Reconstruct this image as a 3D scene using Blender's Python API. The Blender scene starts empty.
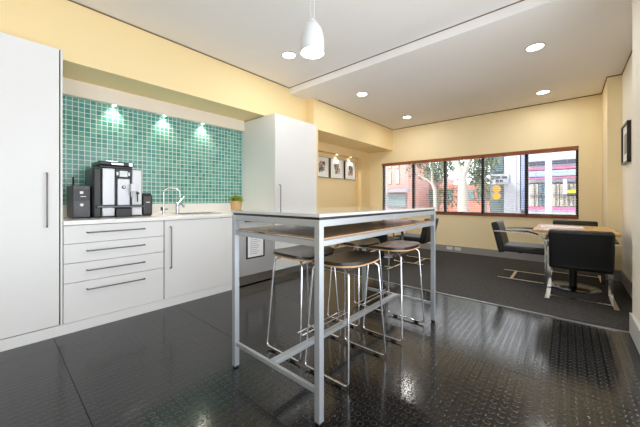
import bpy, bmesh, math, random
from mathutils import Vector, Matrix
random.seed(7)
PI = math.pi
C = bpy.context.scene.collection

# ------------------------------------------------------------------ materials
def lin(c):
    c /= 255.0
    return c/12.92 if c <= .04045 else ((c+.055)/1.055)**2.4
def rgb(r, g, b): return (lin(r), lin(g), lin(b), 1)
MATS = {}
def mat(name, col, rough=.5, metal=0.0, spec=.5, emit=None, estr=0, coat=0, noise=0, nscale=20, bump=0, bscale=200):
    m = bpy.data.materials.new(name); m.use_nodes = True
    nt = m.node_tree; b = nt.nodes['Principled BSDF']
    b.inputs['Base Color'].default_value = rgb(*col)
    b.inputs['Roughness'].default_value = rough
    b.inputs['Metallic'].default_value = metal
    b.inputs['Specular IOR Level'].default_value = spec
    b.inputs['Coat Weight'].default_value = coat
    if emit:
        b.inputs['Emission Color'].default_value = rgb(*emit); b.inputs['Emission Strength'].default_value = estr
    tc = nt.nodes.new('ShaderNodeTexCoord')
    if noise:
        n = nt.nodes.new('ShaderNodeTexNoise'); n.inputs['Scale'].default_value = nscale; n.inputs['Detail'].default_value = 5
        nt.links.new(tc.outputs['Object'], n.inputs['Vector'])
        mx = nt.nodes.new('ShaderNodeMix'); mx.data_type = 'RGBA'
        c = rgb(*col)
        mx.inputs[6].default_value = tuple(v*(1-noise) for v in c[:3])+(1,)
        mx.inputs[7].default_value = tuple(min(1, v*(1+noise)) for v in c[:3])+(1,)
        nt.links.new(n.outputs['Fac'], mx.inputs[0]); nt.links.new(mx.outputs[2], b.inputs['Base Color'])
    if bump:
        n = nt.nodes.new('ShaderNodeTexNoise'); n.inputs['Scale'].default_value = bscale; n.inputs['Detail'].default_value = 3
        nt.links.new(tc.outputs['Object'], n.inputs['Vector'])
        bp = nt.nodes.new('ShaderNodeBump'); bp.inputs['Strength'].default_value = bump; bp.inputs['Distance'].default_value = .002
        nt.links.new(n.outputs['Fac'], bp.inputs['Height']); nt.links.new(bp.outputs['Normal'], b.inputs['Normal'])
    MATS[name] = m
    return m

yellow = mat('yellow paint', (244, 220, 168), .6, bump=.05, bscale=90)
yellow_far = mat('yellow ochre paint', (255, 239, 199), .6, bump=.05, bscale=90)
cream = mat('cream paint', (255, 251, 240), .6)
offwhite = mat('warm white paint', (240, 228, 214), .6)
ceilm = mat('ceiling paint', (242, 238, 236), .8)
white = mat('white laminate', (230, 229, 228), .32, noise=.01, nscale=2)
whitegloss = mat('white stone worktop', (240, 238, 235), .12, noise=.03, nscale=120)
gapm = mat('dark gap', (58, 58, 60), .8)
steel = mat('brushed steel', (190, 190, 192), .28, 1)
darksteel = mat('dark polished steel', (96, 96, 100), .22, 1)
steelapp = mat('appliance steel', (206, 206, 208), .42, .55)
chrome = mat('chrome', (225, 225, 228), .12, 1)
handlem = mat('satin nickel', (120, 116, 112), .35, 1)
framem = mat('silver powder coat', (172, 176, 180), .36, .5, noise=.02)
skirtm = mat('grey skirting paint', (158, 158, 158), .35)
skirtw = mat('pale skirting paint', (214, 218, 222), .4)
black = mat('black plastic', (18, 18, 20), .3)
blackmatt = mat('black rubber', (14, 14, 15), .7)
darkgrey = mat('dark grey plastic', (32, 33, 36), .35)
leather = mat('black leather', (12, 12, 13), .42, bump=.25, bscale=260)
leatherg = mat('charcoal leather', (28, 28, 30), .4, bump=.25, bscale=260)
silverp = mat('silver plastic panel', (205, 206, 210), .35, .3)
ply = mat('pale plywood edge', (196, 154, 108), .5, noise=.12, nscale=30)
padm = mat('dark seat upholstery', (26, 23, 21), .3, bump=.15, bscale=300)
glassw = mat('grey glass table top', (188, 190, 191), .06, noise=.02, nscale=40, coat=.5)
shelfm = mat('brown shelf board', (168, 136, 106), .24, noise=.1, nscale=6)
woodt = mat('oak table top', (214, 168, 108), .25, noise=.12, nscale=9)
blindwood = mat('red brown blind rail', (146, 84, 48), .5, noise=.15, nscale=14)
slatm = mat('pale blind slat', (186, 184, 182), .45)
darkframe = mat('dark brown window frame', (34, 24, 22), .4)
paper = mat('white paper', (240, 240, 242), .7)
tanpot = mat('tan plant pot', (206, 166, 116), .6)
leafm = mat('bright green leaf', (150, 168, 58), .5, noise=.4, nscale=40)
outletm = mat('white socket plastic', (236, 236, 236), .35)
lampwhite = mat('white lamp enamel', (212, 214, 214), .3)
glow = mat('lit lamp lens', (255, 255, 255), .4, emit=(255, 250, 240), estr=14)
glowp = mat('lit lamp bulb', (255, 255, 255), .4, emit=(255, 250, 240), estr=10)
soil = mat('soil', (60, 46, 36), .9)
trimm = mat('painted shadow line', (120, 104, 84), .6)

def grid_tile():
    m = bpy.data.materials.new('green mosaic tile'); m.use_nodes = True
    nt = m.node_tree; b = nt.nodes['Principled BSDF']
    tc = nt.nodes.new('ShaderNodeTexCoord')
    sx = nt.nodes.new('ShaderNodeSeparateXYZ'); nt.links.new(tc.outputs['Object'], sx.inputs[0])
    cb = nt.nodes.new('ShaderNodeCombineXYZ')
    nt.links.new(sx.outputs['Y'], cb.inputs['X']); nt.links.new(sx.outputs['Z'], cb.inputs['Y'])
    br = nt.nodes.new('ShaderNodeTexBrick')
    br.offset = 0; br.offset_frequency = 1; br.squash = 1
    br.inputs['Scale'].default_value = 1
    br.inputs['Brick Width'].default_value = .05; br.inputs['Row Height'].default_value = .0507
    br.inputs['Mortar Size'].default_value = .0032; br.inputs['Mortar Smooth'].default_value = .1
    br.inputs['Bias'].default_value = 0
    br.inputs['Color1'].default_value = rgb(70, 142, 133); br.inputs['Color2'].default_value = rgb(108, 172, 156)
    br.inputs['Mortar'].default_value = rgb(214, 228, 222)
    nt.links.new(cb.outputs[0], br.inputs['Vector'])
    nt.links.new(br.outputs['Color'], b.inputs['Base Color'])
    b.inputs['Roughness'].default_value = .16
    bp = nt.nodes.new('ShaderNodeBump'); bp.inputs['Strength'].default_value = .4; bp.inputs['Distance'].default_value = .002
    bp.invert = True
    nt.links.new(br.outputs['Fac'], bp.inputs['Height']); nt.links.new(bp.outputs['Normal'], b.inputs['Normal'])
    return m
tilem = grid_tile()

def rubber():
    m = bpy.data.materials.new('studded black rubber tile'); m.use_nodes = True
    nt = m.node_tree; b = nt.nodes['Principled BSDF']; L = nt.links.new
    tc = nt.nodes.new('ShaderNodeTexCoord')
    def vm(op, a, bv=None):
        n = nt.nodes.new('ShaderNodeVectorMath'); n.operation = op
        L(a, n.inputs[0])
        if bv is not None: n.inputs[1].default_value = bv
        return n
    def ma(op, a, v=None, w=None):
        n = nt.nodes.new('ShaderNodeMath'); n.operation = op
        if hasattr(a, 'is_linked') or hasattr(a, 'node'): L(a, n.inputs[0])
        else: n.inputs[0].default_value = a
        if v is not None:
            if hasattr(v, 'node'): L(v, n.inputs[1])
            else: n.inputs[1].default_value = v
        return n.outputs[0]
    P = .0465
    s = vm('MULTIPLY', tc.outputs['Object'], (1/P, 1/P, 0))
    fr = vm('FRACTION', s.outputs[0]); sb = vm('SUBTRACT', fr.outputs[0], (.5, .5, 0))
    ln = nt.nodes.new('ShaderNodeVectorMath'); ln.operation = 'LENGTH'; L(sb.outputs[0], ln.inputs[0])
    rp = nt.nodes.new('ShaderNodeValToRGB')
    e = rp.color_ramp.elements; e[0].position = .24; e[0].color = (.8, .8, .8, 1); e[1].position = .36; e[1].color = (0, 0, 0, 1)
    q = rp.color_ramp.elements.new(.30); q.color = (1, 1, 1, 1)
    L(ln.outputs['Value'], rp.inputs[0])
    # seams every 0.93 m
    t = vm('ADD', tc.outputs['Object'], (-.055+9.3, -.32+9.3, 0)); t = vm('MULTIPLY', t.outputs[0], (1/.93, 1/.93, 0))
    t = vm('FRACTION', t.outputs[0]); t = vm('SUBTRACT', t.outputs[0], (.5, .5, 0)); t = vm('ABSOLUTE', t.outputs[0])
    sx = nt.nodes.new('ShaderNodeSeparateXYZ'); L(t.outputs[0], sx.inputs[0])
    sx2 = ma('GREATER_THAN', sx.outputs['X'], .4985); sy2 = ma('GREATER_THAN', sx.outputs['Y'], .4970)
    sx2 = ma('MULTIPLY', sx2, .35); sy2 = ma('MULTIPLY', sy2, .8)
    seam = ma('MAXIMUM', sx2, sy2)
    ns = nt.nodes.new('ShaderNodeTexNoise'); ns.inputs['Scale'].default_value = 1.7; ns.inputs['Detail'].default_value = 6
    L(tc.outputs['Object'], ns.inputs['Vector'])
    mx = nt.nodes.new('ShaderNodeMix'); mx.data_type = 'RGBA'
    mx.inputs[6].default_value = rgb(12, 12, 13); mx.inputs[7].default_value = rgb(26, 26, 28)
    L(ns.outputs['Fac'], mx.inputs[0])
    m2 = nt.nodes.new('ShaderNodeMix'); m2.data_type = 'RGBA'; m2.inputs[7].default_value = rgb(12, 12, 12)
    L(seam, m2.inputs[0]); L(mx.outputs[2], m2.inputs[6]); L(m2.outputs[2], b.inputs['Base Color'])
    mr = nt.nodes.new('ShaderNodeMapRange'); mr.inputs[3].default_value = .1; mr.inputs[4].default_value = .2
    L(ns.outputs['Fac'], mr.inputs[0]); L(mr.outputs[0], b.inputs['Roughness'])
    h = ma('SUBTRACT', rp.outputs['Color'], seam)
    bp = nt.nodes.new('ShaderNodeBump'); bp.inputs['Strength'].default_value = .8; bp.inputs['Distance'].default_value = .0022
    L(h, bp.inputs['Height']); L(bp.outputs['Normal'], b.inputs['Normal'])
    iv = ma('SUBTRACT', 1.0, seam); sp = ma('MULTIPLY', iv, .6); L(sp, b.inputs['Specular IOR Level'])
    return m
rubberm = rubber()

def carpet():
    m = mat('dark grey loop carpet', (76, 75, 75), .95, spec=.1, noise=.75, nscale=38, bump=.9, bscale=90)
    return m
carpetm = carpet()

def glass():
    m = bpy.data.materials.new('window glass'); m.use_nodes = True; nt = m.node_tree
    nt.nodes.clear()
    o = nt.nodes.new('ShaderNodeOutputMaterial'); t = nt.nodes.new('ShaderNodeBsdfTransparent'); g = nt.nodes.new('ShaderNodeBsdfGlossy')
    g.inputs['Roughness'].default_value = .02; fz = nt.nodes.new('ShaderNodeFresnel'); fz.inputs['IOR'].default_value = 1.3
    mx = nt.nodes.new('ShaderNodeMixShader')
    nt.links.new(fz.outputs[0], mx.inputs[0]); nt.links.new(t.outputs[0], mx.inputs[1]); nt.links.new(g.outputs[0], mx.inputs[2])
    nt.links.new(mx.outputs[0], o.inputs[0])
    return m
glassm = glass()

# ------------------------------------------------------------------ mesh helpers
def B(): return bmesh.new()
def box(bm, x0, x1, y0, y1, z0, z1, M=None):
    r = bmesh.ops.create_cube(bm, size=1)
    vs = r['verts']
    for v in vs:
        v.co = Vector(((x0+x1)/2+v.co.x*(x1-x0), (y0+y1)/2+v.co.y*(y1-y0), (z0+z1)/2+v.co.z*(z1-z0)))
        if M is not None: v.co = M @ v.co
    return vs
def cyl(bm, c, r, h, seg=24, r2=None, axis='Z'):
    """cylinder standing on point c along axis"""
    rot = {'Z': Matrix(), 'X': Matrix.Rotation(PI/2, 4, 'Y'), 'Y': Matrix.Rotation(-PI/2, 4, 'X')}[axis]
    M = Matrix.Translation(c) @ rot @ Matrix.Translation((0, 0, h/2))
    return bmesh.ops.create_cone(bm, cap_ends=True, segments=seg, radius1=r, radius2=r if r2 is None else r2, depth=h, matrix=M)['verts']
def fillet(pts, r, n=5):
    pts = [Vector(p) for p in pts]; out = [pts[0]]
    for i in range(1, len(pts)-1):
        a, p, b = pts[i-1], pts[i], pts[i+1]
        da, db = (a-p), (b-p); rr = min(r, da.length*.49, db.length*.49)
        A = p+da.normalized()*rr; D = p+db.normalized()*rr
        for k in range(n+1):
            t = k/n; out.append(A*(1-t)**2+p*2*t*(1-t)+D*t*t)
    out.append(pts[-1]); return out
def tube(bm, pts, r, seg=10, flat=None, up=None):
    """round tube, or flat bar when flat=(half width along up, half thickness)"""
    pts = [Vector(p) for p in pts]; rings = []
    u = None
    for i, p in enumerate(pts):
        t = ((pts[min(i+1, len(pts)-1)]-p).normalized()+(p-pts[max(i-1, 0)]).normalized()).normalized()
        if up is not None: u = Vector(up)
        elif u is None:
            u = t.orthogonal().normalized()
        else: u = (u-t*u.dot(t)).normalized()
        w = t.cross(u).normalized(); ring = []
        if flat:
            for a, b in ((1, 1), (1, -1), (-1, -1), (-1, 1)):
                ring.append(bm.verts.new(p+u*flat[0]*a+w*flat[1]*b))
        else:
            for k in range(seg):
                a = 2*PI*k/seg; ring.append(bm.verts.new(p+(u*math.cos(a)+w*math.sin(a))*r))
        rings.append(ring)
    for a, b in zip(rings, rings[1:]):
        n = len(a)
        for k in range(n): bm.faces.new((a[k], a[(k+1) % n], b[(k+1) % n], b[k]))
    bm.faces.new(list(reversed(rings[0]))); bm.faces.new(rings[-1])
def lathe(bm, prof, c=(0, 0, 0), seg=32):
    rings = []
    for r, z in prof:
        rings.append([bm.verts.new((c[0]+max(r, 1e-4)*math.cos(2*PI*k/seg), c[1]+max(r, 1e-4)*math.sin(2*PI*k/seg), c[2]+z)) for k in range(seg)])
    for a, b in zip(rings, rings[1:]):
        for k in range(seg): bm.faces.new((a[k], a[(k+1) % seg], b[(k+1) % seg], b[k]))
def obj(name, bm, m, parent=None, smooth=False, bevel=0, bseg=2):
    bmesh.ops.recalc_face_normals(bm, faces=bm.faces)
    me = bpy.data.meshes.new(name); bm.to_mesh(me); bm.free()
    me.materials.append(m)
    if smooth:
        for p in me.polygons: p.use_smooth = True
        me.set_sharp_from_angle(angle=math.radians(42))
    o = bpy.data.objects.new(name, me); C.objects.link(o)
    if bevel:
        b = o.modifiers.new('b', 'BEVEL'); b.width = bevel; b.segments = bseg; b.limit_method = 'ANGLE'; b.harden_normals = False
    if parent: o.parent = parent
    return o
def tag(o, label, cat, group=None, kind=None):
    o['label'] = label; o['category'] = cat
    if group: o['group'] = group
    if kind: o['kind'] = kind
    return o
def thing(name, label, cat, loc=(0, 0, 0), rz=0, group=None):
    o = bpy.data.objects.new(name, None); C.objects.link(o); o.location = loc; o.rotation_euler = (0, 0, rz)
    o.empty_display_size = .1
    return tag(o, label, cat, group)
def struct(name, bm, m, parent=None, label=None, **k):
    o = obj(name, bm, m, parent, **k)
    if not parent:
        o['kind'] = 'structure'
        if label: o['label'] = label; o['category'] = name.split('_')[0]
    return o
def copytree(o, parent=None):
    c = o.copy(); C.objects.link(c)
    if parent: c.parent = parent
    for ch in list(o.children): copytree(ch, c)
    return c
def place(root, loc, rz=0, label=None):
    r = copytree(root); r.location = loc; r.rotation_euler = (0, 0, rz)
    if label: r['label'] = label
    return r

# ------------------------------------------------------------------ room shell
XB, XW = -3.92, 6.325           # back wall plane of the kitchen, window wall plane
CUP = -3.09                     # cupboard front plane
Z1, Z2 = 2.88, 2.78
YB = -2.6
bm = B(); box(bm, -4.1, .75, YB, 3.45, -.1, 0); struct('floor', bm, rubberm, label='black studded rubber tile floor of the kitchen')
bm = B(); box(bm, -4.1, .75, 3.45, 6.5, -.1, 0.004); struct('floor', bm, carpetm, label='dark grey carpet in front of the windows')
bm = B(); box(bm, -4.1, .75, 3.435, 3.455, 0, .007); struct('trim_1', bm, steel)
bm = B(); box(bm, -4.1, .75, YB, 3.11, Z1, 3.05); box(bm, -4.1, .75, 3.11, 6.5, Z2, 3.05); struct('ceiling', bm, ceilm, label='white ceiling that steps down towards the windows')
# left wall: back plane, bulkheads, nib
bm = B()
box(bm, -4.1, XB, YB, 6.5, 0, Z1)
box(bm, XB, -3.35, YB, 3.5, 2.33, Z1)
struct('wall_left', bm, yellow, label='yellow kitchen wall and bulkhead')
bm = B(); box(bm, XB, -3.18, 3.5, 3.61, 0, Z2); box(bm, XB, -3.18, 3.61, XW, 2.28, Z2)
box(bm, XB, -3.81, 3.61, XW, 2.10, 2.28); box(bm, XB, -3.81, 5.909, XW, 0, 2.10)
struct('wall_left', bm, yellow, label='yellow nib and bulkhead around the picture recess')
bm = B(); box(bm, XB, -3.83, .375, 2.595, 2.168, 2.33); struct('trim_2', bm, offwhite)
bm = B(); box(bm, XB, XB+.012, .375, 2.595, 1.045, 2.168); struct('wall_left', bm, tilem, label='green mosaic tile splashback')
# window wall
WX0, WX1, WZ0, WZ1 = -3.47, .135, .80, 1.985
bm = B()
box(bm, -4.1, WX0, XW, 6.5, 0, Z2); box(bm, WX1, .75, XW, 6.5, 0, Z2)
box(bm, WX0, WX1, XW, 6.5, 0, WZ0); box(bm, WX0, WX1, XW, 6.5, WZ1, Z2)
box(bm, .409, .56, 5.53, XW, 0, Z2)
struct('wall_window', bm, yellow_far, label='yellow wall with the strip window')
bm = B(); box(bm, .55, .75, 3.45, 6.5, 0, Z2); struct('wall_right', bm, cream, label='cream wall beside the meeting table')
bm = B(); box(bm, -4.1, .75, YB-.15, YB, 0, Z1); struct('wall_back', bm, cream, label='cream wall behind the camera')
bm = B(); box(bm, .40, .75, 2.9, 3.45, 0, Z1); box(bm, .40, .75, YB, -1.9, 0, Z1); box(bm, .40, .75, -1.9, 2.9, 2.3, Z1); struct('wall_right_near', bm, cream, label='pale wall edge beside the rubber floor')
bm = B(); box(bm, -3.80, .409, XW-.014, XW, .004, .135); struct('baseboard_window', bm, skirtm)
bm = B(); box(bm, .536, .55, 3.45, 5.53, .004, .15); box(bm, .395, .409, 5.53, XW, .004, .15); box(bm, .395, .55, 5.516, 5.53, .004, .15); struct('baseboard_right', bm, skirtm)
bm = B(); box(bm, .385, .40, 2.9, 3.45, 0, .165); box(bm, .385, .55, 3.45, 3.464, .004, .165); struct('baseboard_right_near', bm, skirtw)
bm = B(); box(bm, -3.825, -3.81, 5.909, XW, .004, .135); box(bm, -3.18, -3.165, 3.5, 3.61, .004, .135); struct('baseboard_left', bm, skirtm)
# brown-grey strips, the shadow line at the ceiling put into their colour
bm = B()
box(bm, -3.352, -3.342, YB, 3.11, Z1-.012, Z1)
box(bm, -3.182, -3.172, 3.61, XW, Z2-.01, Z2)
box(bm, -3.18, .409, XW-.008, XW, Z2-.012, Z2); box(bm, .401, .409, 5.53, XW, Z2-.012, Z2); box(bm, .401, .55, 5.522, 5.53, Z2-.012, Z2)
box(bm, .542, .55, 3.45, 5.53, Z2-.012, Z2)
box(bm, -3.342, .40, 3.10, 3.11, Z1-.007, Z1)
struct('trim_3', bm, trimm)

# windows
edges = [-3.47, -2.70, -1.993, -1.274, -.569, .135]
for i in range(5):
    a, b = edges[i], edges[i+1]; bm = B(); t = .028
    y0, y1 = 6.40, 6.46
    box(bm, a, a+t, y0, y1, WZ0, WZ1); box(bm, b-t, b, y0, y1, WZ0, WZ1)
    box(bm, a+t, b-t, y0, y1, WZ0, WZ0+.04); box(bm, a+t, b-t, y0, y1, WZ1-.04, WZ1)
    w = struct('window_%d' % (i+1), bm, darkframe, label='dark framed window pane')
    bm = B(); box(bm, a+t, b-t, 6.43, 6.434, WZ0+.04, WZ1-.04); obj('pane', bm, glassm, w)
bm = B(); box(bm, WX0, WX1, XW-.02, 6.40, WZ0-.02, WZ0+.004); struct('trim_4', bm, blindwood)
# venetian blinds
blindlab = ['venetian blind at the left end of the window, before the pink brick building',
 'second venetian blind from the left, in front of the thin curved tree',
 'middle venetian blind, in front of the thick pale tree trunk',
 'venetian blind in front of the white sign and yellow flags outside',
 'venetian blind at the right end of the window, in front of the magenta shopfront']
for i in range(5):
    a, b = edges[i]+.004, edges[i+1]-.004
    t = thing('venetian_blind', blindlab[i], 'blind', ((a+b)/2, 6.355, WZ0), group='venetian blinds in the strip window')
    hw = (b-a)/2
    bm = B(); box(bm, -hw, hw, -.036, .03, 1.115, 1.183); obj('head_rail', bm, blindwood, t, bevel=.003)
    bm = B(); z = .05
    while z < 1.10:
        box(bm, -hw+.012, hw-.012, -.014, .014, z-.0012, z+.0012, Matrix.Translation((0, 0, z)) @ Matrix.Rotation(math.radians(8), 4, 'X') @ Matrix.Translation((0, 0, -z)))
        z += .042
    obj('slats', bm, slatm, t)
    bm = B(); box(bm, -hw+.01, hw-.01, -.025, .025, .008, .026); obj('bottom_rail', bm, blindwood, t, bevel=.002)
    for s in (-.6, .6):
        for q in (-.016, .016):
            bm = B(); tube(bm, [(s*hw, q, .02), (s*hw, q, 1.12)], .0016, 6); obj('ladder_cord', bm, slatm, t)
    # dark jamb strip between neighbouring blinds
for i, x in enumerate(edges):
    bm = B(); w = .02
    xa, xb = (x, x+.034) if i == 0 else ((x-.034, x) if i == 5 else (x-.022, x+.022))
    box(bm, xa, xb, 6.392, 6.40, WZ0+.004, WZ1); struct('trim_%d' % (5+i), bm, darkframe)

# power sockets on the window skirting
for k, (x, lab) in enumerate(((-1.875, 'white double socket on grey skirting, left of the pair'), (-1.715, 'white double socket on grey skirting, right of the pair'))):
    t = thing('power_socket', lab, 'socket', (x, XW-.014, .078), group='sockets on the window wall skirting')
    bm = B(); box(bm, -.06, .06, -.008, 0, -.03, .03); obj('cover_plate', bm, outletm, t, bevel=.003)
    bm = B()
    for s in (-.03, .03):
        box(bm, s-.010, s-.007, -.0085, -.007, -.006, .006); box(bm, s+.007, s+.010, -.0085, -.007, -.006, .006); box(bm, s-.0015, s+.0015, -.0085, -.007, -.016, -.006)
    obj('socket_slots', bm, black, t)

# ------------------------------------------------------------------ kitchen joinery
def bar_handle(parent, a, b, m=handlem, r=.0055, off=.034):
    """bar handle from a to b (in front of the face, x is outward)"""
    a, b = Vector(a), Vector(b); d = (b-a).normalized()
    bm = B(); pts = fillet([a, a+Vector((off, 0, 0)), b+Vector((off, 0, 0)), b], .012, 4)
    tube(bm, pts, r, 8); return obj('handle', bm, m, parent, smooth=True)
def carcass(bm, y0, y1, z0, z1, x0=-3.91, x1=CUP-.022, t=.018):
    box(bm, x0, x1, y0, y0+t, z0, z1); box(bm, x0, x1, y1-t, y1, z0, z1)
    box(bm, x0, x1, y0+t, y1-t, z0, z0+t); box(bm, x0, x0+.01, y0+t, y1-t, z0+t, z1)
def rel(t, o): o.location = -Vector(t.location); return o
def kthing(name, label, cat, y): return thing(name, label, cat, (-3.5, y, 0))
def world(t, name, bm, m, **k):
    """mesh given in world coordinates, parented under the unrotated thing t"""
    for v in bm.verts: v.co -= Vector(t.location)
    return obj(name, bm, m, t, **k)
def wh(part, t, a, b): 
    L = Vector(t.location); h = bar_handle(part, Vector(a)-L, Vector(b)-L); return h

# left tall cupboard
t = kthing('tall_cupboard', 'tall white cupboard standing beside the milk cooler and drawers, with one long bar handle', 'cupboard', -.1)
bm = B(); box(bm, -3.91, CUP-.022, -.62, .375, .085, 2.312); box(bm, CUP-.022, CUP, .362, .375, .085, 2.312); world(t, 'body', bm, white, bevel=.001)
bm = B(); box(bm, CUP-.024, CUP-.018, -.62, .362, .085, 2.312); world(t, 'door_gap', bm, gapm)
bm = B(); box(bm, CUP-.018, CUP, -.62, .354, .09, 2.31); dr = world(t, 'door', bm, white, bevel=.0015); wh(dr, t, (CUP, .281, 1.307), (CUP, .281, .885))
# drawer cabinet
t = kthing('drawer_cabinet', 'white base cabinet with four wide drawers under the coffee machine', 'cabinet', .75)
bm = B(); carcass(bm, .376, 1.143, .085, .888); box(bm, CUP-.03, CUP-.022, .376, 1.143, .085, .888); world(t, 'body', bm, gapm)
for z0, z1, hz in ((.734, .884, .82), (.573, .730, .665), (.411, .569, .50), (.086, .407, .339)):
    bm = B(); box(bm, CUP-.020, CUP, .380, 1.140, z0, z1); d = world(t, 'drawer', bm, white, bevel=.0015); wh(d, t, (CUP, .53, hz), (CUP, .963, hz))
# sink cabinet
t = kthing('sink_cabinet', 'white base cabinet with a single wide door under the sink', 'cabinet', 1.5)
bm = B(); carcass(bm, 1.144, 1.93, .085, .888); world(t, 'body', bm, gapm)
bm = B(); box(bm, CUP-.020, CUP, 1.149, 1.928, .086, .884); d = world(t, 'door', bm, white, bevel=.0015); wh(d, t, (CUP, 1.203, .818), (CUP, 1.203, .398))
# plinth
bm = B(); box(bm, CUP-.03, CUP+.002, -.62, 1.93, 0, .083); tag(obj('plinth', bm, white, bevel=.001), 'long white plinth board on the floor under the drawers and sink cabinet', 'plinth')
# dishwasher
t = kthing('dishwasher', 'stainless steel dishwasher with a paper notice, behind the bar table', 'dishwasher', 2.26)
bm = B(); box(bm, -3.88, CUP-.04, 1.945, 2.58, .10, .885); world(t, 'body', bm, darkgrey)
bm = B(); box(bm, CUP-.04, CUP-.004, 1.945, 2.58, .125, .80); dd = world(t, 'door', bm, steelapp, bevel=.003)
bm = B(); box(bm, CUP-.04, CUP-.002, 1.945, 2.58, .803, .885); cp = world(t, 'control_panel', bm, silverp, bevel=.003)
for yy in (2.0, 2.42):
    bm = B(); box(bm, CUP-.003, CUP+.002, yy-.012, yy+.012, .832, .856); world(t, 'button', bm, black)
bm = B(); box(bm, CUP-.004, CUP+.006, 2.1, 2.34, .81, .832); world(t, 'handle', bm, gapm, bevel=.004)
bm = B(); box(bm, CUP-.05, CUP-.012, 1.945, 2.58, .012, .118); world(t, 'kickboard', bm, steel)
for yy in (1.97, 2.55):
    bm = B(); cyl(bm, (CUP-.1, yy, 0), .02, .1, 12); world(t, 'foot', bm, black)
t = thing('notice', 'black framed white paper notice fixed to the steel dishwasher', 'notice', (CUP-.004, 2.268, .5))
bm = B(); box(bm, 0, .006, -.145, .145, -.165, .165); obj('frame', bm, black, t)
bm = B(); box(bm, .006, .0075, -.122, .122, -.145, .145); pp = obj('sheet', bm, paper, t)
bm = B()
for k in range(9):
    box(bm, .0075, .0079, -.09, .02+.08*random.random(), .10-k*.026, .106-k*.026)
obj('printed_lines', bm, mat('grey print', (150, 150, 156), .8), pp)
# right tall cupboard
t = kthing('tall_cupboard', 'tall white cupboard beside the potted plant and dishwasher, next to the yellow wall nib', 'cupboard', 3.0)
bm = B(); box(bm, -3.905, CUP-.022, 2.596, 3.49, .1, 2.312); box(bm, CUP-.022, CUP, 2.596, 2.606, .1, 2.312); world(t, 'body', bm, white, bevel=.001)
bm = B(); box(bm, CUP-.02, CUP, 2.609, 3.42, .104, 2.31); d = world(t, 'door', bm, white, bevel=.0015); wh(d, t, (CUP, 2.672, 1.307), (CUP, 2.672, .885))
bm = B(); box(bm, -3.8, CUP-.03, 2.60, 3.46, 0, .1); world(t, 'kickboard', bm, steel)
# worktop with sink hole and upstand
SX0, SX1, SY0, SY1 = -3.70, -3.36, 1.46, 1.92
t = kthing('worktop', 'long white worktop with low upstand below the green tiles', 'worktop', 1.5)
bm = B(); z0, z1 = .89, .925
box(bm, -3.915, SX0, .377, 2.594, z0, z1); box(bm, SX1, -3.072, .377, 2.594, z0, z1)
box(bm, SX0, SX1, .377, SY0, z0, z1); box(bm, SX0, SX1, SY1, 2.594, z0, z1)
world(t, 'slab', bm, whitegloss)
bm = B(); box(bm, -3.915, -3.895, .377, 2.594, .925, 1.046); world(t, 'upstand', bm, whitegloss, bevel=.001)
# sink
t = thing('sink', 'stainless steel sink with drainer set into the white worktop', 'sink', (-3.53, 1.69, .925))
bm = B()
def rect_ring(bm, x0, x1, y0, y1, i, z0, z1):
    box(bm, x0, x0+i, y0, y1, z0, z1); box(bm, x1-i, x1, y0, y1, z0, z1); box(bm, x0+i, x1-i, y0, y0+i, z0, z1); box(bm, x0+i, x1-i, y1-i, y1, z0, z1)
rect_ring(bm, -.18, .18, -.24, .24, .022, .0005, .004)
obj('rim', bm, steel, t, bevel=.001)
bm = B(); box(bm, -.162, .162, -.222, -.215, -.13, .0); box(bm, -.162, .162, .215, .222, -.13, .0); box(bm, -.162, -.155, -.215, .215, -.13, 0); box(bm, .155, .162, -.215, .215, -.13, 0); box(bm, -.155, .155, -.215, .215, -.13, -.124)
obj('basin', bm, steel, t)
bm = B()
for k in range(9): box(bm, -.15, .15, .03+k*.02, .036+k*.02, -.02, -.014)
box(bm, -.155, .155, .02, .215, -.03, -.022); obj('drainer_rack', bm, steel, t)
# filter tap
t = thing('filter_tap', 'slim chrome gooseneck tap on the worktop, left of the mixer tap', 'tap', (-3.62, 1.335, .925))
bm = B(); pts = [(0, 0, .03), (0, 0, .25)]
for k in range(1, 13):
    a = PI*k/12; pts.append((.055*(1-math.cos(a))*.5, .083*(1-math.cos(a)), .25+.065*math.sin(a)))
pts.append((.055, .166, .20)); tube(bm, pts, .0075, 10); obj('spout', bm, chrome, t, smooth=True)
bm = B(); cyl(bm, (0, 0, 0), .022, .012, 20); cyl(bm, (0, 0, .012), .014, .07, 16); obj('base', bm, chrome, t, smooth=True)
bm = B(); cyl(bm, (0, 0, .06), .006, .05, 10, axis='Y'); box(bm, -.01, .01, -.03, -.008, .045, .085); obj('lever', bm, black, t)
# mixer tap
t = thing('mixer_tap', 'chrome lever mixer tap behind the sink', 'tap', (-3.66, 1.51, .925))
bm = B(); cyl(bm, (0, 0, 0), .028, .008, 24); cyl(bm, (0, 0, .008), .023, .12, 24); cyl(bm, (0, 0, .128), .023, .015, 24, r2=.012); obj('body', bm, chrome, t, smooth=True)
bm = B(); tube(bm, [(0, 0, .10), (.09, .0, .12), (.17, 0, .10), (.175, 0, .085)], .012, 10); obj('spout', bm, chrome, t, smooth=True)
bm = B(); tube(bm, [(0, 0, .12), (0, .05, .17), (0, .085, .21)], .0065, 8); obj('lever', bm, chrome, t, smooth=True)
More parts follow.
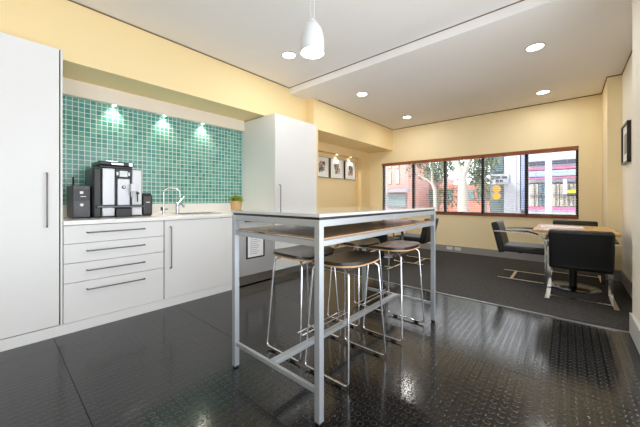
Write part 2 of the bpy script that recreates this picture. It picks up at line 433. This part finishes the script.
# plant
t = thing('potted_plant', 'small leafy plant in a tan pot at the right end of the worktop', 'plant', (-3.55, 2.27, .925))
bm = B(); lathe(bm, [(.0, .0), (.062, .0), (.085, .155), (.077, .155), (.074, .14), (.0, .14)]); obj('pot', bm, tanpot, t, smooth=True)
bm = B(); cyl(bm, (0, 0, .135), .072, .008, 20); obj('soil', bm, soil, t)
bm = B()
def leaf(bm, p, d, ln, w, curl=.3):
    d = Vector(d).normalized(); s = d.cross(Vector((0, 0, 1)))
    s = s.normalized() if s.length > .01 else Vector((1, 0, 0)); n = s.cross(d); p = Vector(p)
    mid = p+d*ln*.5+n*ln*.12; e = p+d*ln-Vector((0, 0, ln*curl))
    vs = [bm.verts.new(q) for q in (p, mid+s*w, e, mid-s*w)]; c = bm.verts.new(mid+n*w*.25)
    for k in range(4): bm.faces.new((vs[k], vs[(k+1) % 4], c))
for k in range(130):
    a = random.uniform(0, 2*PI); el = random.uniform(-.1, .95); r = random.uniform(0, .05)
    leaf(bm, (r*math.cos(a), r*math.sin(a), .145+random.uniform(0, .05)), (math.cos(a)*math.cos(el), math.sin(a)*math.cos(el), math.sin(el)), random.uniform(.06, .105), .016)
obj('foliage', bm, leafm, t)

# ------------------------------------------------------------------ coffee machine group
t = thing('coffee_machine', 'large black and silver office coffee machine on the worktop', 'coffee machine', (-3.6, .84, .925))
# local: front at x=+.18, back x=-.2; y -.21..+.206
F = .18
bm = B(); box(bm, -.2, F-.03, -.208, .206, .02, .485); obj('body', bm, darkgrey, t, bevel=.006)
bm = B(); box(bm, F-.03, F-.02, -.205, .204, .0, .487); box(bm, -.18, F-.03, -.20, .20, 0, .02); obj('front_chassis', bm, black, t)
bm = B(); box(bm, F-.02, F, -.203, -.143, .0, .48); obj('left_column', bm, darkgrey, t, bevel=.012)
for a, b in ((-.137, -.035), (.112, .203)):
    bm = B(); box(bm, F-.02, F+.012, a, b, .115, .483); obj('side_panel', bm, silverp, t, bevel=.01, bseg=3)
    bm = B(); box(bm, F-.02, F+.008, a, b, .012, .098); obj('lower_panel', bm, silverp, t, bevel=.005)
bm = B(); box(bm, F-.015, F+.018, -.016, .092, .115, .385); dp = obj('centre_door', bm, silverp, t, bevel=.008, bseg=3)
bm = B(); cyl(bm, (F+.018, .036, .30), .018, .002, 24, axis='X'); obj('badge', bm, black, dp)
bm = B(); cyl(bm, (F+.0195, .040, .302), .009, .002, 16, axis='X'); obj('badge_centre', bm, silverp, dp)
bm = B(); box(bm, F-.02, F+.006, -.028, .100, .398, .475); sc = obj('screen_surround', bm, black, t, bevel=.004)
bm = B(); box(bm, F+.006, F+.009, .004, .072, .405, .465); obj('screen', bm, mat('pale display', (225, 228, 232), .2), sc)
for yy in (-.014, .086):
    bm = B(); box(bm, F+.006, F+.010, yy-.008, yy+.008, .418, .452); obj('button', bm, silverp, sc)
bm = B(); box(bm, F, F+.085, .082, .132, .255, .335); cyl(bm, (F+.06, .095, .20), .008, .06, 12); cyl(bm, (F+.06, .12, .20), .008, .06, 12); obj('dispenser_spout', bm, silverp, t, bevel=.006)
bm = B(); cyl(bm, (F+.012, .158, .24), .012, .03, 16, axis='X'); tube(bm, [(F+.035, .15, .26), (F+.05, .15, .22), (F+.05, .15, .15)], .006, 8); obj('steam_wand', bm, black, t, smooth=True)
bm = B(); box(bm, F-.01, F+.07, -.19, .204, .098, .114); obj('drip_tray', bm, darksteel, t, bevel=.003)
bm = B(); box(bm, F-.01, F+.05, -.03, .10, .0, .085); obj('grounds_drawer', bm, black, t, bevel=.004)
bm = B(); box(bm, -.15, F-.02, -.15, .125, .487, .515); box(bm, -.16, F-.01, -.16, .135, .515, .555); hp = obj('bean_hopper', bm, black, t, bevel=.008)
bm = B(); box(bm, F-.012, F-.006, -.06, .04, .525, .54); obj('hopper_trim', bm, chrome, hp)
bm = B(); box(bm, F-.012, F-.006, .09, .12, .52, .55); obj('hopper_latch', bm, chrome, hp)
bm = B(); box(bm, -.1, F-.03, -.1, .0, .555, .562); obj('hopper_lid', bm, chrome, hp)
# milk cooler
t = thing('milk_cooler', 'dark grey box cooler with small display, left of the coffee machine', 'cooler', (-3.60, .550, .925))
bm = B(); box(bm, -.17, .17, -.062, .062, .008, .305); box(bm, -.15, .15, -.06, .06, 0, .008); obj('body', bm, mat('slate plastic', (66, 68, 72), .35), t, bevel=.005)
bm = B(); box(bm, .17, .174, -.050, .056, .165, .272); sc = obj('display', bm, black, t)
bm = B(); box(bm, .174, .1755, -.015, .010, .228, .252); box(bm, .174, .1755, -.01, .03, .20, .206); obj('icon', bm, paper, sc)
bm = B(); cyl(bm, (.17, .0, .125), .014, .003, 20, axis='X'); obj('button', bm, paper, t)
bm = B(); tube(bm, [(-.12, -.02, .30), (-.12, -.02, .40)], .008, 8); obj('hose_stub', bm, black, t)
bm = B(); tube(bm, fillet([(-3.66, .44, 1.12), (-3.62, .43, 1.0), (-3.5, .41, .9325), (-3.42, .43, .9325), (-3.36, .41, .9325)], .04), .004, 8)
tag(obj('cable', bm, mat('pale cable', (206, 190, 160), .5), smooth=True), 'thin pale cable lying on the worktop beside the cooler', 'cable')
t = thing('grinder_canister', 'slim dark canister standing right of the coffee machine', 'canister', (-3.56, 1.125, .925))
bm = B(); box(bm, -.07, .07, -.048, .048, .0, .225); obj('body', bm, mat('dark bronze plastic', (52, 46, 46), .3), t, bevel=.015, bseg=3)
bm = B(); box(bm, -.06, .06, -.04, .04, .225, .243); obj('lid', bm, black, t, bevel=.006)
bm = B(); box(bm, .07, .0715, -.015, .02, .14, .15); obj('badge', bm, silverp, t)

# ------------------------------------------------------------------ pictures
artc = [(120, 96, 84), (150, 110, 96), (70, 70, 74), (170, 176, 196), (196, 150, 130), (96, 104, 96)]
artm = [mat('print ink %d' % i, c, .7) for i, c in enumerate(artc)]
matboard = mat('white mount', (246, 246, 244), .7)
plabs = ['framed print with white mount, leftmost of the three, partly cut off by the nib',
         'framed print with white mount, middle one of the three in the yellow recess',
         'framed print with white mount, rightmost of the three in the yellow recess']
for i, (y, w) in enumerate(((4.525, .45), (5.045, .46), (5.565, .42))):
    t = thing('framed_picture', plabs[i], 'picture', (XB, y, 1.785), group='framed prints in the recess')
    h = .215; w /= 2
    bm = B(); rect = (w, h)
    for a in ((-w, -w+.005, -h, h), (w-.005, w, -h, h), (-w+.005, w-.005, -h, -h+.005), (-w+.005, w-.005, h-.005, h)):
        box(bm, 0, .04, a[0], a[1], a[2], a[3])
    obj('frame', bm, black, t)
    bm = B(); box(bm, .005, .036, -w+.005, w-.005, -h+.005, h-.005); mb = obj('mount', bm, matboard, t)
    aw, ah = w*.45, h*.55
    for k in range(6):
        bm = B()
        for _ in range(7):
            yy = random.uniform(-aw, aw*.7); zz = random.uniform(-ah, ah*.75)
            xx = .0362+.0004*k+.00005*_
            box(bm, .036, xx, yy, min(aw, yy+random.uniform(.02, .06)), zz, min(ah, zz+random.uniform(.02, .09)))
        obj('print', bm, artm[k], mb)
t = thing('framed_picture', 'black framed picture on the cream wall at the right', 'picture', (.55, 5.04, 1.775))
bm = B(); rw, rh = .235, .24
for a in ((-rw, -rw+.02, -rh, rh), (rw-.02, rw, -rh, rh), (-rw+.02, rw-.02, -rh, -rh+.02), (-rw+.02, rw-.02, rh-.02, rh)): box(bm, -.035, 0, *a)
obj('frame', bm, black, t)
bm = B(); box(bm, -.02, -.004, -rw+.02, rw-.02, -rh+.02, rh-.02); mb = obj('mount', bm, matboard, t)
bm = B(); box(bm, -.0212, -.02, -.10, .10, -.12, .12); obj('print', bm, mat('grey print image', (150, 150, 146), .6), mb)

# ------------------------------------------------------------------ lamps
def area(name, loc, size, power, col=(1, .98, .95), rot=(0, 0, 0), spread=PI, parent=None):
    l = bpy.data.lights.new(name, 'AREA'); l.shape = 'DISK'; l.size = size; l.energy = power; l.color = col; l.spread = spread
    o = bpy.data.objects.new(name, l); C.objects.link(o); o.location = loc; o.rotation_euler = rot
    if parent: o.parent = parent
    return o
POW = 6
dl = [(-.272, 3.923, Z2, 'round recessed downlight, biggest and nearest the right on the lower ceiling'),
      (-.292, 5.648, Z2, 'round recessed downlight near the window wall, right side'),
      (-2.47, 5.542, Z2, 'round recessed downlight near the window wall, left side'),
      (-2.473, 3.864, Z2, 'round recessed downlight near the bulkhead step, left side'),
      (-2.591, 2.399, Z1, 'glowing round downlight on the upper ceiling beside the hanging lamp')]
proto = None
for i, (x, y, z, lab) in enumerate(dl):
    if proto is None:
        proto = thing('downlight', lab, 'downlight', (x, y, z), group='recessed ceiling downlights')
        bm = B(); lathe(bm, [(.076, -.001), (.094, -.001), (.094, -.006), (.088, -.009), (.076, -.007), (.076, -.001)]); obj('trim_ring', bm, lampwhite, proto, smooth=True)
        bm = B(); cyl(bm, (0, 0, -.0055), .076, .004, 32); obj('lens', bm, glow, proto)
        area('downlight_lamp', (0, 0, -.012), .15, POW, parent=proto)
    else: place(proto, (x, y, z), 0, lab)
# pendant
px_, py_, pz_ = -1.285, 1.40, 2.075
t = thing('pendant_lamp', 'white bell-shaped pendant lamp hanging over the bar table', 'lamp', (px_, py_, pz_))
bm = B(); prof = [(.079, 0), (.080, .03), (.079, .075), (.074, .12), (.062, .16), (.046, .186), (.026, .198), (.024, .212), (.016, .222), (0, .224)]
inner = [(r-.004, z) for r, z in prof[:7]]; inner[0] = (.076, .001)
lathe(bm, list(reversed(inner))+prof, seg=40); obj('lamp_shade', bm, lampwhite, t, smooth=True)
bm = B(); lathe(bm, [(0, .03), (.04, .035), (.06, .05), (.062, .07), (.03, .12), (0, .13)], seg=24); obj('bulb', bm, glowp, t, smooth=True)
for q in (-1, 1):
    bm = B(); tube(bm, [(q*.011, q*.006, .21), (q*.014, q*.006, Z1-pz_-.02)], .0022, 6); obj('cord', bm, lampwhite, t)
bm = B(); cyl(bm, (0, 0, Z1-pz_-.025), .05, .025, 24); obj('ceiling_rose', bm, lampwhite, t)
area('pendant_light', (0, 0, .015), .12, 7, parent=t)
# concealed wall washers over the tiles and pictures
wl = [(-3.875, .906, 2.168, 'small recessed spot over the tiles, above the coffee machine'), (-3.875, 1.438, 2.168, 'small recessed spot over the tiles, above the slim tap'),
      (-3.875, 1.941, 2.168, 'small recessed spot over the tiles, nearest the tall cupboard'),
      (-3.865, 5.02, 2.10, 'small recessed spot above the middle framed print'), (-3.865, 5.55, 2.10, 'small recessed spot above the right framed print')]
proto2 = None
for x, y, z, lab in wl:
    if proto2 is None:
        proto2 = thing('wall_washer_light', lab, 'spotlight', (x, y, z), group='small spots washing the left wall')
        bm = B(); lathe(bm, [(.020, 0), (.027, 0), (.027, -.004), (.020, -.004), (.020, 0)], seg=20); obj('trim_ring', bm, lampwhite, proto2, smooth=True)
        bm = B(); cyl(bm, (0, 0, -.003), .020, .002, 20); obj('lens', bm, glow, proto2)
        l = bpy.data.lights.new('washer_spot', 'SPOT'); l.energy = 14; l.spot_size = math.radians(115); l.spot_blend = .9; l.shadow_soft_size = .018; l.color = (1, .88, .70)
        o = bpy.data.objects.new('washer_spot', l); C.objects.link(o); o.parent = proto2; o.location = (.0, 0, -.012); o.rotation_euler = (0, math.radians(-8), 0)
    else: place(proto2, (x, y, z), 0, lab)

# ------------------------------------------------------------------ bar table
TX0, TX1, TY0, TY1 = -1.667, -.903, 1.035, 2.637
t = thing('bar_table', 'tall steel framed bar table with glass top and lower shelf', 'table', ((TX0+TX1)/2, (TY0+TY1)/2, 0))
s = .034
for x in (TX0, TX1-s):
    for y in (TY0, TY1-s):
        bm = B(); box(bm, x, x+s, y, y+s, .012, 1.0); lg = world(t, 'leg', bm, framem, bevel=.002)
        bm = B(); box(bm, x+.004, x+s-.004, y+.004, y+s-.004, 0, .014); world(t, 'foot', bm, black)
def rails(z0, z1, nm):
    for x in (TX0, TX1-s):
        bm = B(); box(bm, x+.003, x+s-.003, TY0+s, TY1-s, z0, z1); world(t, nm, bm, framem, bevel=.002)
    for y in (TY0, TY1-s):
        bm = B(); box(bm, TX0+s, TX1-s, y+.003, y+s-.003, z0, z1); world(t, nm, bm, framem, bevel=.002)
rails(.965, 1.0, 'top_rail'); rails(.868, .897, 'shelf_rail')
for y in (TY0, TY1-s):
    bm = B(); box(bm, TX0+s, TX1-s, y+.008, y+s-.008, .143, .170); world(t, 'end_stretcher', bm, framem, bevel=.002)
bm = B(); cx = (TX0+TX1)/2; box(bm, cx-.022, cx+.022, TY0+s-.008, TY1-s+.008, .146, .172); world(t, 'centre_stretcher', bm, framem, bevel=.002)
bm = B(); box(bm, TX0+.006, TX1-.006, TY0+.006, TY1-.006, 1.0, 1.013); world(t, 'shadow_gap_board', bm, black)
bm = B(); box(bm, TX0-.002, TX1+.002, TY0-.002, TY1+.002, 1.013, 1.029); world(t, 'table_top', bm, glassw, bevel=.0015)
bm = B(); box(bm, TX0+.01, TX1-.01, TY0+.045, TY1-.045, .898, .908); world(t, 'shelf', bm, shelfm, bevel=.001)

# ------------------------------------------------------------------ stools (local: front, with the footrest, towards -x)
def superell(a, b, n, k, N=48):
    th = 2*PI*k/N; c, s_ = math.cos(th), math.sin(th)
    return a*math.copysign(abs(c)**(2/n), c), b*math.copysign(abs(s_)**(2/n), s_)
def seat_mesh(bm, a, b, z0, z1, n=3.5, inset=0):
    N = 48; R = [1, .8, .6, .4, .2]
    def zz(x, y): return .016*(y/b)**2*1.0+.012*max(0, x/a)**2-.010*max(0, -x/a)**2
    def layer(z, f0):
        rs = []
        for f in R:
            rs.append([bm.verts.new((x*f*f0, y*f*f0, z+zz(x*f, y*f))) for x, y in (superell(a, b, n, k, N) for k in range(N))])
        c = bm.verts.new((0, 0, z)); 
        for p, q in zip(rs, rs[1:]):
            for k in range(N): bm.faces.new((p[k], p[(k+1) % N], q[(k+1) % N], q[k]))
        for k in range(N): bm.faces.new((rs[-1][k], rs[-1][(k+1) % N], c))
        return rs[0]
    A = layer(z0, 1-inset*.5); D = layer(z1, 1-inset)
    for k in range(N): bm.faces.new((A[k], A[(k+1) % N], D[(k+1) % N], D[k]))
def make_stool(label):
    t = thing('bar_stool', label, 'stool', group='bar stools tucked under the bar table')
    bm = B(); seat_mesh(bm, .176, .232, .677, .686); obj('seat', bm, ply, t, smooth=True)
    bm = B(); seat_mesh(bm, .174, .230, .6865, .706, inset=.015); obj('seat_pad', bm, padm, t, smooth=True)
    for sy in (-1, 1):
        bm = B()
        pts = fillet([(-.10, sy*.15, .670), (-.142, sy*.175, .658), (-.174, sy*.222, .017), (.174, sy*.222, .017), (.142, sy*.175, .658), (.10, sy*.15, .670)], .03, 5)
        tube(bm, pts, .0065, 10); fr = obj('sled_leg', bm, chrome, t, smooth=True)
        for gx in (-.1, .1):
            bm = B(); box(bm, gx-.018, gx+.018, sy*.222-.008, sy*.222+.008, 0, .013); obj('glide', bm, black, fr, bevel=.002)
    bm = B(); tube(bm, [(-.172, -.25, .222), (-.172, .25, .222)], .0055, 8); obj('footrest', bm, chrome, t, smooth=True)
    for q in (-.12, .12):
        bm = B(); tube(bm, [(q, -.16, .671), (q, .16, .671)], .006, 8); obj('seat_support', bm, chrome, t, smooth=True)
    return t
s2 = make_stool('dark bar stool closest to the camera, beside the near leg of the bar table'); s2.location = (-1.125, 1.565, 0)
place(s2, (-1.125, 2.27, 0), 0, 'bar stool closest to the carpet, its pad reflecting the window light')
place(s2, (-1.515, 1.565, 0), PI, 'bar stool on the kitchen side, nearest the dishwasher')
place(s2, (-1.515, 2.27, 0), PI, 'bar stool on the far kitchen side, mostly hidden behind the others')

# ------------------------------------------------------------------ lounge chairs (local: faces +x, origin on floor at the centre)
def make_chair(label):
    t = thing('armchair', label, 'chair', group='black armchairs with flat chrome frames')
    bm = B()
    M = Matrix.Translation((-.172, 0, .395)) @ Matrix.Rotation(math.radians(-13), 4, 'Y')
    box(bm, -.085, 0, -.252, .252, -.03, .40, M); obj('backrest', bm, leather, t, bevel=.024, bseg=3, smooth=True)
    bm = B(); box(bm, -.26, .27, -.245, .245, .372, .458); obj('seat', bm, leatherg, t, bevel=.022, bseg=3, smooth=True)
    for sy in (-1, 1):
        y = sy*.268
        bm = B()
        pts = fillet([(-.30, y, .655), (.14, y, .66), (.265, y, .57), (.30, y, .008+.004), (-.28, y, .008+.004)], .14, 8)
        # sharp bend at the floor
        pts = fillet([(-.30, y, .655), (.10, y, .66), (.27, y, .60), (.272, y, .30)], .16, 8)[:-1]+fillet([(.272, y, .30), (.272, y, .010), (-.255, y, .010)], .03, 4)
        tube(bm, pts, 0, flat=(.02, .006), up=(0, 1, 0)); obj('side_frame', bm, chrome, t)
        bm = B(); tube(bm, fillet([(-.20, y, .658), (.10, y, .676), (.20, y, .64)], .08, 4), 0, flat=(.018, .009), up=(0, 1, 0)); obj('arm_pad', bm, mat('dark arm pad', (52, 38, 30), .3) if 'dark arm pad' not in MATS else MATS['dark arm pad'], t)
    bm = B(); box(bm, -.115, -.08, -.262, .262, .005, .015); obj('floor_crossbar', bm, chrome, t)
    bm = B(); box(bm, -.02, .02, -.262, .262, .362, .372); obj('seat_crossbar', bm, chrome, t)
    return t
cl = make_chair('black armchair seen side-on between the wooden meeting table and the bar table'); cl.location = (-.49, 4.93, .004)
place(cl, (.095, 4.25, .004), math.radians(90), 'black armchair with its whole back turned to us at the wooden meeting table')
place(cl, (.075, 5.42, .004), math.radians(-90), 'black armchair beyond the meeting table, only its top edge showing under the window')
place(cl, (-2.06, 4.95, .004), math.radians(180), 'black armchair side-on behind the bar table, facing the pale topped table below the window')
place(cl, (-2.38, 4.28, .004), math.radians(90), 'black armchair mostly hidden behind the bar stools, its back turned to the bar table')

def pedestal_table(label, loc, hx, hy):
    t = thing('meeting_table', label, 'table', loc)
    bm = B(); box(bm, -hx, hx, -hy, hy, .712, .738); obj('table_top', bm, woodt, t, bevel=.004)
    bm = B(); cyl(bm, (0, 0, .012), .038, .7, 24); obj('column', bm, black, t, smooth=True)
    bm = B(); lathe(bm, [(0, 0), (.26, 0), (.262, .006), (.25, .012), (.06, .022), (.0, .024)], seg=48); obj('base', bm, darksteel, t, smooth=True)
    return t
pedestal_table('wooden meeting table on a round dark pedestal, between the black armchairs by the cream wall', (.05, 4.76, .004), .37, .52)
t = pedestal_table('pale topped table behind the bar table, beside the left armchair', (-2.72, 4.98, .004), .36, .36)
bm = B(); box(bm, -.21, .21, -.15, .15, 0, .0016); o = obj('paper_sheet', bm, paper); o.location = (-.06, 4.86, .7425); o.rotation_euler = (0, 0, .05)
tag(o, 'white paper sheets lying on the wooden meeting table', 'paper')

# ------------------------------------------------------------------ outside
H = 1.1; f_ = 285.; S41, C41 = math.sin(math.radians(41)), math.cos(math.radians(41))
def at(px, py, Y):
    r = (px-320)/f_; k = Y/(C41+S41*r)
    return (k*(-S41+C41*r), Y, H-k*(py-199.5)/f_)
bm = B(); box(bm, -40, 20, 6.5, 40, -.5, -.4); struct('ground_outside', bm, mat('light bounce paving', (236, 234, 230), .8), label='street outside')  # unseen street surface, colour raised to bounce light up onto the ceiling
brick = mat('pink brick', (166, 126, 120), .8, noise=.15, nscale=9)
brick2 = mat('red brick', (150, 98, 84), .8, noise=.15, nscale=9)
bwin = mat('pale window glass outside', (84, 102, 112), .2)
wr = mat('white render', (158, 160, 168), .7)
grn = mat('grey green shopfront', (92, 106, 108), .6)
mag = mat('magenta band', (172, 76, 116), .6)
blu = mat('pale blue panel', (120, 132, 166), .6)
yel = mat('yellow fabric', (220, 150, 20), .6)
navy = mat('dark sign letters', (40, 44, 66), .6)
bark = mat('pale bark', (146, 140, 132), .8, noise=.15, nscale=5)
fol = mat('grey green foliage', (82, 98, 72), .7, noise=.35, nscale=3)
def rectY(bm, x0, y0, x1, y1, Y, dep):
    """box whose front face covers photo rows y0..y1 between two columns, at depth Y, dep metres deep"""
    a = at(x0, (y0+y1)/2, Y); b = at(x1, (y0+y1)/2, Y)
    k0 = (H-at(x0, y0, Y)[2]); xm = (x0+x1)/2
    za = at(xm, y1, Y)[2]; zb = at(xm, y0, Y)[2]
    box(bm, a[0], b[0], Y, Y+dep, max(za, -.4), zb)
def bldg(name, label, x0, x1, ytop, Y, dep, m, wins, wm=bwin):
    a = at(x0, 190, Y); b = at(x1, 190, Y); zt = at((x0+x1)/2, ytop, Y)[2]
    t = thing(name, label, 'building', ((a[0]+b[0])/2, Y, -.4))
    bm = B(); box(bm, a[0], b[0], Y, Y+dep, -.4, zt); world(t, 'walls', bm, m)
    for w in wins:
        bm = B(); rectY(bm, *w, Y-.08, .08); world(t, 'window', bm, wm)
    return t
t = bldg('brick_building', 'pale pink brick building across the street at the left of the window', 372, 408, 148, 24, 5, brick,
     [(388, 155, 391, 168), (396, 155, 399, 168), (388, 172, 391, 184), (396, 170, 399, 184), (404, 158, 406, 172)], MATS['pale bark'])
bm = B(); rectY(bm, 384, 189, 407, 192, 23.3, .6); world(t, 'awning', bm, mat('grey awning', (120, 122, 130), .6))
bm = B(); rectY(bm, 386, 194, 406, 208, 23.85, .1); world(t, 'shopfront', bm, grn)
bldg('brick_building', 'low red brick building seen behind the thick pale tree trunk', 440, 492, 184, 26, 5, brick2,
     [(468, 190, 474, 200), (478, 190, 484, 200), (446, 190, 452, 200)])
bldg('brick_building', 'pinkish building between the two trees', 408, 440, 178, 30, 5, brick, [(412, 190, 420, 204), (425, 190, 434, 204)])
# shop with white sign
t = bldg('corner_shop', 'grey green shop with white sign and a tall white corner pier', 490, 526, 141, 17, 2, grn, [(493, 152, 503, 172), (498, 186, 504, 204)])
bm = B(); rectY(bm, 504, 139, 520, 216, 16.6, .4); world(t, 'corner_pier', bm, wr)
bm = B(); rectY(bm, 491, 174, 509, 184, 16.5, .06); sg = world(t, 'sign_board', bm, wr)
bm = B()
for i, x in enumerate([492.5+k*1.35 for k in range(11)]):
    if i == 6: continue
    rectY(bm, x, 176.2, x+.85, 178.2, 16.46, .03)
for x in (496, 497.5, 500, 501.5): rectY(bm, x, 180, x+1, 182, 16.46, .03)
world(t, 'sign_lettering', bm, navy)
bm = B(); rectY(bm, 521, 140, 526, 210, 16.6, .4); world(t, 'side_pier', bm, blu)
for k, (y0, y1, lab) in enumerate(((185.5, 192, 'upper yellow round flag below the white shop sign'), (192.5, 199.5, 'lower yellow round flag below the white shop sign'))):
    a = at(496.5, (y0+y1)/2, 16.2); bm = B(); cyl(bm, (a[0], a[1], a[2]), .175, .05, 20, axis='Y')
    box(bm, a[0]-.01, a[0]+.01, 16.24, 16.6, a[2]+.1, a[2]+.12)
    tag(obj('yellow_flag', bm, yel), lab, 'flag', group='yellow flags outside')
# shopfront with magenta bands
t = bldg('shopfront', 'white and blue shopfront with magenta bands seen through the right blind', 527, 596, 140, 12, 3, wr, [])
for nm, y0, y1, m in (('upper_fascia', 160, 164, navy), ('magenta_band', 167, 169, mag), ('blue_fascia', 170, 176, blu), ('magenta_band', 177, 178.3, mag), ('dark_band', 182, 182.8, navy), ('magenta_sill', 207, 210, mag)):
    bm = B(); rectY(bm, 528, y0, 582, y1, 11.9, .1); world(t, nm, bm, m)
for x0, x1 in ((530, 538), (539, 545), (552, 559), (560, 568), (570, 577)):
    bm = B(); rectY(bm, x0, 184, x1, 206, 11.92, .08); world(t, 'shop_window', bm, bwin if x0 % 2 else MATS['pale bark'])
for x in (534, 541.8, 555.5, 563.7, 573.5):
    bm = B(); rectY(bm, x, 184, x+.5, 206, 11.86, .05); world(t, 'mullion', bm, navy)
for x0, x1 in ((529, 544), (553, 576)):
    bm = B(); rectY(bm, x0, 194.5, x1, 195.3, 11.84, .05); world(t, 'transom', bm, navy)
bm = B(); rectY(bm, 563, 179, 567, 194, 11.7, .05); world(t, 'poster', bm, wr)
bm = B(); rectY(bm, 567, 190, 576, 193, 11.7, .05); world(t, 'yellow_sign', bm, yel)
bm = B(); rectY(bm, 567, 193.4, 576, 196, 11.7, .05); world(t, 'black_sign', bm, black)
a = at(548.5, 200, 9.5); bm = B(); cyl(bm, (a[0], a[1], -.4), .07, 4.2, 16)
tag(obj('street_pole', bm, wr, smooth=True), 'white street pole outside the right window', 'pole')
a = at(524, 200, 10.5); 
# trees
def tree(label, pts, radii, crown, n, seed):
    rnd = random.Random(seed)
    base = at(*pts[0][0]); t = thing('street_tree', label, 'tree', (base[0], base[1], -.4), group='trees in the street')
    bm = B()
    for path, r in zip(pts, radii):
        P = [Vector(at(*q)) for q in path]
        P[0].z = -.4 if path is pts[0] else P[0].z
        # tapering segments
        for i in range(len(P)-1):
            r0 = r*(1-.35*i/(len(P)-1)); r1 = r*(1-.35*(i+1)/(len(P)-1)); d = P[i+1]-P[i]
            M = Matrix.Translation((P[i]+P[i+1])/2) @ d.to_track_quat('Z', 'Y').to_matrix().to_4x4()
            bmesh.ops.create_cone(bm, cap_ends=True, segments=12, radius1=r0, radius2=r1, depth=d.length*1.04, matrix=M)
    world(t, 'trunk', bm, bark, smooth=True)
    bm = B()
    for cx_, cy_, Y, R in crown:
        c = Vector(at(cx_, cy_, Y))
        for _ in range(n):
            v = Vector((rnd.gauss(0, 1), rnd.gauss(0, 1), rnd.gauss(0, 1))).normalized()*R*rnd.uniform(.3, 1)
            d = Vector((rnd.uniform(-1, 1), rnd.uniform(-1, 1), rnd.uniform(-1, .4)))
            leaf(bm, c+v, d, rnd.uniform(.12, .24), .05)
    world(t, 'foliage', bm, fol)
tree('thin tree with one curved pale branch, seen through the second blind from the left',
     [[(436, 212, 16), (435, 190, 16), (432, 182, 16), (433, 160, 16)], [(434, 186, 16), (428, 180, 15.9), (418, 175, 15.8), (412, 168, 15.7)]], [.11, .06],
     [(424, 158, 16.5, 1.3), (440, 160, 16, 1.1), (414, 150, 16.5, 1.5), (436, 172, 17, .7)], 420, 3)
tree('thick pale forked tree trunk seen through the middle blind',
     [[(463, 212, 13), (463, 190, 13), (462, 176, 13)], [(462, 178, 13), (457, 165, 13), (452, 150, 13)], [(462, 178, 13), (467, 166, 13), (470, 148, 13)]], [.24, .15, .14],
     [(450, 155, 14, 1.1), (474, 158, 14.5, 1.3), (484, 158, 15, .7), (462, 145, 14, 1.2), (479, 176, 15.5, .6)], 380, 5)
for cx_, cy_, Y, R, lab in ((444, 196, 18, 1.0, 'leafy bush in the street between the two trees'), (486, 192, 20, 1.0, 'leafy bush left of the yellow flags outside')):
    c = Vector(at(cx_, cy_, Y)); t = thing('bush', lab, 'bush', (c.x, c.y, -.4), group='bushes outside')
    bm = B(); rnd = random.Random(int(cx_))
    for _ in range(500):
        v = Vector((rnd.gauss(0, 1), rnd.gauss(0, 1), rnd.gauss(0, 1))).normalized()*R*rnd.uniform(.3, 1)
        v.z = v.z*.9
        p = c+v; p.z = max(p.z, -.35)
        leaf(bm, p, (rnd.uniform(-1, 1), rnd.uniform(-1, 1), rnd.uniform(-1, .6)), rnd.uniform(.12, .22), .05)
    world(t, 'foliage', bm, fol)
    bm = B(); tube(bm, [(c.x, c.y, -.4), (c.x, c.y, c.z)], .05, 8); world(t, 'stem', bm, bark)

# ------------------------------------------------------------------ world, camera, view
sl = bpy.data.lights.new('sun', 'SUN'); sl.energy = 6; sl.angle = math.radians(3); sl.color = (1, .98, .95)
so = bpy.data.objects.new('sun', sl); C.objects.link(so); so.location = (-20, -20, 25)
so.rotation_euler = Vector((-.45, -.75, .95)).to_track_quat('Z', 'Y').to_euler()
w = bpy.data.worlds.new('World'); bpy.context.scene.world = w; w.use_nodes = True
bg = w.node_tree.nodes['Background']; bg.inputs['Color'].default_value = (.93, .97, 1, 1); bg.inputs['Strength'].default_value = 1
_nt = w.node_tree; _tc = _nt.nodes.new('ShaderNodeTexCoord'); _sx = _nt.nodes.new('ShaderNodeSeparateXYZ'); _rp = _nt.nodes.new('ShaderNodeMapRange')
_rp.inputs[1].default_value = -.06; _rp.inputs[2].default_value = .06
_mx = _nt.nodes.new('ShaderNodeMix'); _mx.data_type = 'RGBA'
_mx.inputs[6].default_value = (4.2, 4.45, 4.7, 1)      # lower half brighter than the sky, added to light the ceiling
_mx.inputs[7].default_value = (3.1, 3.25, 3.4, 1)      # bright overcast sky
_nt.links.new(_tc.outputs['Generated'], _sx.inputs[0]); _nt.links.new(_sx.outputs['Z'], _rp.inputs[0]); _nt.links.new(_rp.outputs[0], _mx.inputs[0]); _nt.links.new(_mx.outputs[2], bg.inputs['Color'])
cam = bpy.data.cameras.new('Camera'); co = bpy.data.objects.new('Camera', cam); C.objects.link(co)
cam.sensor_width = 36; cam.lens = 36*285/640; cam.shift_y = -14/640; cam.clip_start = .05
co.location = (0, 0, H); co.rotation_euler = (PI/2, 0, math.radians(41))
sc = bpy.context.scene; sc.camera = co
sc.view_settings.view_transform = 'Standard'; sc.view_settings.look = 'None'; sc.view_settings.gamma = 1; sc.view_settings.exposure = 0.02
sc.view_settings.use_curve_mapping = False
sc.cycles.use_denoising = True
sc.cycles.max_bounces = 10; sc.cycles.diffuse_bounces = 6; sc.cycles.glossy_bounces = 5; sc.cycles.transparent_max_bounces = 12
sc.cycles.caustics_reflective = False; sc.cycles.sample_clamp_indirect = 6
